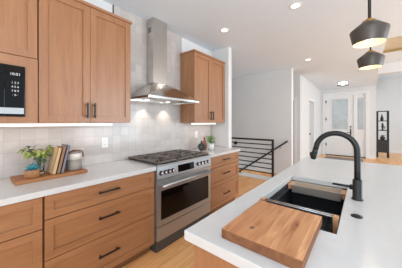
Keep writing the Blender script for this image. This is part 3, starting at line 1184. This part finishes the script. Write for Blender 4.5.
# faucet
fo = (-0.026, 1.508, 0.9142)
ft = thing('faucet', 'tall black gooseneck faucet on the island worktop behind the sink', 'faucet', fo)
mb = MB()
mb.lathe([(0, 0), (0.029, 0), (0.029, 0.006), (0.024, 0.010), (0.024, 0.115), (0.020, 0.120), (0.0, 0.120)], 0, 0, 28)
mb.build('base', M['black'], ft)
ra = 0.108
pts = [(0, 0, 0.10), (0, 0, 0.18), (0, 0, 0.268)]
for k in range(1, 17):
    a = PI * k / 16 * 0.955
    pts.append((-ra + ra * math.cos(a), 0, 0.285 + ra * math.sin(a)))
e = Vector(pts[-1])
dr_ = (Vector(pts[-1]) - Vector(pts[-2])).normalized()
pts.append(tuple(e + dr_ * 0.02))
MB().tube(pts, 0.0162, 16).build('neck', M['black'], ft)
e2 = Vector(pts[-1])
MB().tube([e2 - dr_ * 0.004, e2 + dr_ * 0.012, e2 + dr_ * 0.055, e2 + dr_ * 0.066], [0.0165, 0.0172, 0.0172, 0.015], 20).build('spray_head', M['black'], ft)
q = e2 + dr_ * 0.035
MB().box(q.x - 0.026, q.x - 0.014, -0.007, 0.007, q.z - 0.014, q.z + 0.014, 0.003).build('button', M['black'], ft)
mb = MB()
mb.tube([(0, 0, 0.068), (-0.038, 0, 0.070)], 0.0155, 16)
mb.tube([(-0.034, 0, 0.070), (-0.125, 0, 0.072)], [0.007, 0.006], 12)
mb.build('handle', M['black'], ft)
tag(MB().lathe([(0, 0), (0.024, 0), (0.024, 0.004), (0.015, 0.006), (0.013, 0.009), (0, 0.009)], 0, 0, 24).build('air_switch', M['black'], None, (-0.024, 1.232, 0.9142)),
    'small round black button in the worktop near the faucet', 'button')


# ------------------------------------------------------------------ pendants
def pendant(x, y, label):
    o = (x, y, 1.945)
    p = thing('pendant_lamp', label, 'lamp', o, 'bronze pendant lamps over the island')
    outer = [(0.094, 0.0), (0.113, 0.090), (0.112, 0.096), (0.050, 0.148), (0.044, 0.152), (0.0, 0.152)]
    MB().lathe(outer, seg=48).build('lamp_shade', M['bronze'], p, label='dark bronze outer shade')
    inner = [(0.094, 0.0), (0.091, 0.001), (0.109, 0.090), (0.048, 0.144), (0.0, 0.146)]
    MB().lathe(inner, seg=48).build('shade_lining', M['gold'], p, label='gold lining of the shade')
    MB().lathe([(0, 0.1525), (0.040, 0.1525), (0.040, 0.162), (0.018, 0.166), (0.016, 0.178), (0, 0.178)], seg=28).build('collar', M['brass'], p, label='brass collar')
    MB().tube([(0, 0, 0.178), (0, 0, CZ - 0.02 - o[2])], 0.0065, 12).build('rod', M['black'], p)
    MB().lathe([(0, CZ - 0.03 - o[2]), (0.06, CZ - 0.028 - o[2]), (0.064, CZ - 0.001 - o[2]), (0, CZ - 0.001 - o[2])], seg=28).build('ceiling_plate', M['black'], p)
    MB().lathe([(0, 0.022), (0.022, 0.028), (0.036, 0.050), (0.036, 0.068), (0.02, 0.100), (0.016, 0.12), (0.0, 0.125)], seg=24).build('bulb', M['bulb'], p, label='glowing round bulb')
    d = bpy.data.lights.new('pendant_glow', 'POINT')
    d.energy = 0.8
    d.color = (1, 0.88, 0.7)
    d.shadow_soft_size = 0.04
    l = bpy.data.objects.new('pendant_glow', d)
    C.objects.link(l)
    l.location = (x, y, o[2] + 0.012)


pendant(0.033, 1.871, 'dark bronze pendant lamp with gold lining, the nearer and larger one')
pendant(0.060, 2.697, 'dark bronze pendant lamp with gold lining, the farther one below')

# recessed ceiling lights
for x, y, lab in ((-0.622, 2.536, 'round recessed ceiling light at the top of the picture, nearest the island'),
                  (-1.615, 2.529, 'round recessed ceiling light in front of the far wall cabinet'),
                  (-0.942, 4.886, 'round recessed ceiling light over the stair landing, the smallest')):
    r = thing('recessed_light', lab, 'light', (x, y, CZ), 'round lights in the ceiling')
    MB().lathe([(0.048, -0.0005), (0.048, -0.006), (0.068, -0.005), (0.070, -0.0005)], seg=32).build('trim_ring', M['trim'], r)
    MB().lathe([(0, -0.0005), (0.0478, -0.0005), (0.0478, -0.004), (0, -0.005)], seg=32).build('lens', M['lens'], r, label='glowing lens')
    spot('recessed_beam', (x, y, CZ - 0.02), 8, 2.4, 0.9, (1, 0.93, 0.84), 0.05)

# flush light in the entry
fl = thing('flush_light', 'white drum ceiling light in a dark frame before the front door', 'light', (-0.53, 8.30, CZ))
MB().lathe([(0, -0.004), (0.135, -0.004), (0.135, -0.10), (0, -0.105)], seg=36).build('drum_shade', M['lens'], fl, label='glowing white shade')
mb = MB()
for z in (-0.006, -0.112):
    mb.lathe([(0.138, z), (0.158, z), (0.158, z - 0.02), (0.138, z - 0.02), (0.138, z)], seg=36)
for k in range(6):
    a = 2 * PI * k / 6
    mb.box(0.148 * math.cos(a) - 0.007, 0.148 * math.cos(a) + 0.007, 0.148 * math.sin(a) - 0.007, 0.148 * math.sin(a) + 0.007, -0.125, -0.004)
mb.lathe([(0, -0.0005), (0.07, -0.0005), (0.07, -0.004), (0, -0.004)], seg=24)
mb.build('frame', M['black'], fl)

# ------------------------------------------------------------------ stair railing and handrail
RYY = 4.58
rl = thing('stair_railing', 'black metal railing with level bars along the stair opening', 'railing', (-1.61, RYY, 0))
MB().box(-0.022, 0.022, -0.022, 0.022, 0, 0.985, 0.002).build('post', M['black'], rl)
MB().box(-2.0, -0.022, -0.022, 0.022, 0.945, 0.985, 0.002).build('top_rail', M['black'], rl)
MB().box(-2.04, -2.0, -0.022, 0.022, 0, 0.985, 0.002).build('post', M['black'], rl)
MB().tube([(-0.95, -0.022, 0.845), (-0.95, -0.05, 0.845)], 0.045, 20).build('mounting_plate', M['black'], rl, label='round black plate')
for k in range(1, 8):
    z = 0.965 - 0.111 * k
    MB().tube([(-2.0, 0, z), (-0.021, 0, z)], 0.013, 8).build('bar', M['black'], rl)
hr = thing('handrail', 'sloping black handrail fixed to the wall above the stairs', 'handrail', (-1.50, 5.40, 0))
a = Vector((0.0, -0.055, 0.896))
b = Vector((-1.60, -0.055, -0.255))
MB().tube([a, b], 0.022, 12).build('rail', M['black'], hr)
for s in (0.12, 0.85):
    p = a.lerp(b, s)
    MB().tube([(p.x, -0.001, p.z - 0.06), (p.x, -0.03, p.z - 0.06), (p.x, -0.055, p.z - 0.012)], 0.008, 8).build('bracket', M['black'], hr)

# ------------------------------------------------------------------ display tower far right
to = (0.60, 10.62, 0)
tw = thing('display_shelf', 'tall narrow black display shelf by the far right wall', 'shelf', to)
ww, dp = 0.18, 0.15
mb = MB()
for sx in (-1, 1):
    x0, x1 = sorted((sx * ww, sx * (ww - 0.05)))
    mb.box(x0, x1, -dp, -dp + 0.028, 0.0, 1.83)
    mb.box(x0, x1, dp - 0.028, dp, 0.0, 1.83)
mb.build('frame', M['black'], tw)
for z in (0.20, 0.66, 1.05, 1.42, 1.80):
    MB().box(-ww + 0.002, ww - 0.002, -dp + 0.002, dp - 0.002, z, z + 0.03).build('shelf_board', M['black'], tw)
MB().box(-ww + 0.028, ww - 0.028, -dp + 0.004, -dp + 0.02, 0.23, 0.66).build('door', M['blackplastic'], tw)
MB().box(-ww + 0.004, -ww + 0.02, -dp + 0.028, dp - 0.028, 0.23, 0.66).build('side_panel', M['blackplastic'], tw)
MB().box(ww - 0.02, ww - 0.004, -dp + 0.028, dp - 0.028, 0.23, 0.66).build('side_panel', M['blackplastic'], tw)
tag(MB().lathe([(0, 0), (0.04, 0), (0.055, 0.07), (0.03, 0.16), (0.018, 0.2), (0.026, 0.24), (0, 0.24)], seg=20).build('bottle', M['vase'], None, (0.58, 10.62, 1.4502)),
    'small dark bottle on the top shelf of the black display tower', 'vase')
mb = MB()
mb.lathe([(0, 0), (0.05, 0), (0.05, 0.02), (0.02, 0.03), (0.03, 0.09), (0.045, 0.14), (0.025, 0.19), (0.035, 0.22), (0.03, 0.25), (0, 0.27)], seg=20)
mb.tube([(0.03, 0, 0.15), (0.07, 0, 0.11), (0.05, 0, 0.05)], 0.014, 8)
tag(mb.build('figurine', M['vase'], None, (0.60, 10.62, 1.0802)), 'dark figurine on the middle shelf of the black display tower', 'figurine')
mb = MB()
mb.lathe([(0, 0), (0.05, 0), (0.085, 0.06), (0.07, 0.12), (0.04, 0.14), (0, 0.14)], seg=20)
for k in range(7):
    a_ = 2 * PI * k / 7
    mb.leaf((0.01 * math.cos(a_), 0.01 * math.sin(a_), 0.13), (math.cos(a_), math.sin(a_), 1.1), 0.11, 0.045)
tag(mb.build('potted_plant', M['vase'], None, (0.60, 10.62, 0.6902)), 'dark potted plant on the lowest shelf of the black display tower', 'plant')

# entry rug
tag(MB().box(-1.15, 0.0, 8.35, 9.45, 0.0005, 0.012).build('entry_rug', M['mat_rug']), 'grey mottled rug on the floor before the front door', 'rug')

# ------------------------------------------------------------------ left counter group
WT = 0.9142
tray = MB().box(-0.12, 0.12, -0.245, 0.245, 0, 0.028, 0.006).build('serving_board', M['traywood'], None, (-2.075, 0.500, WT))
tag(tray, 'long wooden serving board on the left worktop under the books', 'board')
TZ = WT + 0.0283

rnd = random.Random(4)
# succulent bowl
bw = thing('succulent_bowl', 'round wooden bowl holding a teal succulent on the serving board', 'plant', (-2.015, 0.362, TZ))
MB().lathe([(0, 0), (0.042, 0), (0.046, 0.008), (0.049, 0.062), (0.047, 0.064), (0.042, 0.056), (0, 0.052)], seg=28).build('bowl', M['bowl'], bw)
MB().lathe([(0, 0.059), (0.0415, 0.0575), (0.0415, 0.0555), (0, 0.0555)], seg=24).build('soil', M['soil'], bw)
mb = MB()
for ring, (n, tilt, ln) in enumerate(((9, 0.3, 0.044), (8, 0.7, 0.044), (6, 1.4, 0.042), (4, 2.8, 0.038))):
    for k in range(n):
        a_ = 2 * PI * (k + 0.5 * ring) / n
        mb.leaf((0.006 * math.cos(a_), 0.006 * math.sin(a_), 0.059 + 0.004 * ring), (math.cos(a_), math.sin(a_), tilt), ln, 0.026, 0.1, 0.003)
mb.build('foliage', M['teal'], bw, label='teal pointed succulent leaves')

# glass vase with leafy sprigs
gv = thing('leafy_vase', 'clear glass vase of yellow-green leafy sprigs behind the succulent bowl', 'plant', (-2.130, 0.422, TZ))
MB().lathe([(0, 0), (0.036, 0), (0.040, 0.01), (0.040, 0.10), (0.034, 0.12), (0.034, 0.128), (0.0305, 0.128), (0.0305, 0.119), (0.0365, 0.098), (0.0365, 0.012), (0, 0.008)], seg=28).build('vase', M['glass'], gv)
sb, fb_, fd = MB(), MB(), MB()
for k in range(14):
    a_ = 2 * PI * k / 14 + rnd.uniform(-0.2, 0.2)
    sp = rnd.uniform(0.05, 0.105)
    top = Vector((sp * math.cos(a_) * 0.7, sp * math.sin(a_), rnd.uniform(0.172, 0.242)))
    p0 = Vector((0.012 * math.cos(a_), 0.012 * math.sin(a_), 0.03))
    p1 = Vector((0.018 * math.cos(a_), 0.018 * math.sin(a_), 0.13))
    sb.tube([p0, p1, top], 0.0016, 6)
    for j in range(9):
        t_ = 0.35 + 0.65 * j / 8
        q = p1.lerp(top, t_)
        d = Vector((rnd.uniform(-1, 1), rnd.uniform(-1, 1), rnd.uniform(-0.35, 0.55))) + Vector((math.cos(a_), math.sin(a_), 0)) * 0.6
        tgt = fd if rnd.random() < 0.28 else fb_
        tgt.leaf(q, d, rnd.uniform(0.034, 0.054), rnd.uniform(0.024, 0.034), 0.35)
for k in range(7):
    q = Vector((0.045, 0.020, 0.128))
    d = Vector((rnd.uniform(-0.3, 1), rnd.uniform(-0.6, 1), rnd.uniform(-1.4, 0.2)))
    fd.leaf(q, d, 0.04, 0.022, 0.2)
sb.build('stem', M['stem'], gv)
fb_.build('foliage', M['leaf'], gv)
fd.build('foliage', M['leafdark'], gv, label='deeper green leaves')


# leaning books
def book(y, th_, h, d, lean, cover, lab):
    o = thing('book', lab, 'book', (-2.065, y, TZ), 'books leaning on the serving board')
    R = Matrix.Rotation(-lean, 4, 'X')
    e = 0.003
    lift = Matrix.Translation((0, 0, math.sin(lean) * th_))
    mb = MB()
    mb.box(-d / 2, d / 2, 0, e, 0, h)
    mb.box(-d / 2, d / 2, th_ - e, th_, 0, h)
    mb.box(d / 2 - e, d / 2, 0, th_, 0, h)
    mb.xform(lift @ R)
    mb.build('cover', cover, o)
    MB().box(-d / 2 + 0.004, d / 2 - e, e, th_ - e, 0.004, h - 0.004).xform(lift @ R).build('pages', M['page'], o)


lean = 0.21
book(0.481, 0.028, 0.215, 0.155, lean, M['cream'], 'cream book, leftmost of the three leaning beside the plant')
book(0.5135, 0.026, 0.222, 0.155, lean, M['brown'], 'tan book in the middle of the three leaning books')
book(0.5435, 0.022, 0.238, 0.160, lean, M['greyblue'], 'grey-blue book leaning against the stoneware canister')

# canister
cn = thing('canister', 'two-tone stoneware canister with rope handle at the right end of the serving board', 'canister', (-2.085, 0.674, TZ))
MB().lathe([(0, 0), (0.056, 0), (0.060, 0.006), (0.060, 0.092), (0, 0.092)], seg=36).build('lower_body', M['crockg'], cn, label='greige lower band')
MB().lathe([(0, 0.0922), (0.060, 0.0922), (0.060, 0.142), (0.055, 0.148), (0, 0.148)], seg=36).build('upper_body', M['crockw'], cn, label='cream upper band')
lidp = MB().lathe([(0, 0.164), (0.03, 0.164), (0.050, 0.158), (0.053, 0.1485), (0, 0.1485)], seg=36).build('lid', M['crocklid'], cn)
MB().lathe([(0, 0.184), (0.012, 0.182), (0.014, 0.174), (0.008, 0.1645), (0, 0.1645)], seg=20).build('knob', M['crocklid'], lidp)
pts = []
for k in range(15):
    a_ = PI * k / 14
    pts.append((0.030 * math.sin(a_) + 0.02, 0.063 * math.cos(a_), 0.142 + 0.036 * math.sin(a_)))
pts = [(0.02, 0.066, 0.105)] + pts + [(0.02, -0.063, 0.125)]
MB().tube(pts, 0.006, 8).build('rope_handle', M['rope'], cn, label='brown rope handle')
cn.scale = (1.07, 1.07, 1.0)

# ------------------------------------------------------------------ far counter group
dv = thing('ring_vase', 'charcoal ring-shaped vase with a hole on the short worktop right of the range', 'vase', (-2.05, 2.515, WT))
mb = MB()
# torus body facing the room diagonally, with neck
R_, r_ = 0.035, 0.0275
n1, n2 = 32, 14
rings = []
fs = []
for i in range(n1):
    a_ = 2 * PI * i / n1
    ring = []
    for j in range(n2):
        b_ = 2 * PI * j / n2
        rr = R_ + r_ * math.cos(b_)
        ring.append(mb.bm.verts.new((0.9 * r_ * math.sin(b_), rr * math.cos(a_), 0.0635 + rr * math.sin(a_))))
    rings.append(ring)
for i in range(n1):
    for j in range(n2):
        f = mb.bm.faces.new((rings[i][j], rings[(i + 1) % n1][j], rings[(i + 1) % n1][(j + 1) % n2], rings[i][(j + 1) % n2]))
        f.smooth = True
        fs.append(f)
bmesh.ops.recalc_face_normals(mb.bm, faces=fs)
mb.build('body', M['vase'], dv)
MB().lathe([(0, 0), (0.026, 0), (0.024, 0.006), (0.012, 0.012), (0, 0.012)], seg=24).build('foot', M['vase'], dv)
MB().lathe([(0, 0.118), (0.014, 0.118), (0.013, 0.140), (0.018, 0.158), (0.014, 0.158), (0.009, 0.140), (0, 0.138)], seg=24).build('neck', M['vase'], dv)
dv.rotation_euler = (0, 0, -0.75)
tag(MB().lathe([(0, 0), (0.030, 0), (0.042, 0.03), (0.045, 0.07), (0.034, 0.12), (0.016, 0.155), (0.014, 0.19), (0.020, 0.205), (0.015, 0.205), (0.010, 0.188), (0, 0.185)], seg=32).build('bottle_vase', M['terra'], None, (-2.105, 2.660, WT)),
    'amber bottle vase standing between the charcoal vase and the herb pot', 'vase')
hp = thing('potted_herb', 'green herb in a small white pot on the short worktop', 'plant', (-1.99, 2.685, WT))
MB().lathe([(0, 0), (0.032, 0), (0.042, 0.02), (0.047, 0.085), (0.044, 0.088), (0.040, 0.078), (0, 0.074)], seg=28).build('pot', M['potw'], hp, label='white pot')
MB().lathe([(0, 0.080), (0.0395, 0.0782), (0.0395, 0.075), (0, 0.0745)], seg=24).build('soil', M['soil'], hp)
mb, sb = MB(), MB()
for k in range(80):
    a_ = rnd.uniform(0, 2 * PI)
    r0 = rnd.uniform(0.0, 0.058)
    z = 0.105 + rnd.uniform(0, 0.085) - r0 * 0.35
    q = Vector((r0 * math.cos(a_), r0 * math.sin(a_), z))
    d = Vector((math.cos(a_) + rnd.uniform(-0.5, 0.5), math.sin(a_) + rnd.uniform(-0.5, 0.5), rnd.uniform(-0.1, 0.8)))
    mb.leaf(q, d, rnd.uniform(0.026, 0.04), rnd.uniform(0.02, 0.028), 0.3)
    if k % 4 == 0:
        sb.tube([(q.x * 0.2, q.y * 0.2, 0.078), q], 0.0014, 5)
mb.build('foliage', M['herb'], hp)
sb.build('stem', M['stem'], hp)
hp.scale = (1.28, 1.28, 1.28)
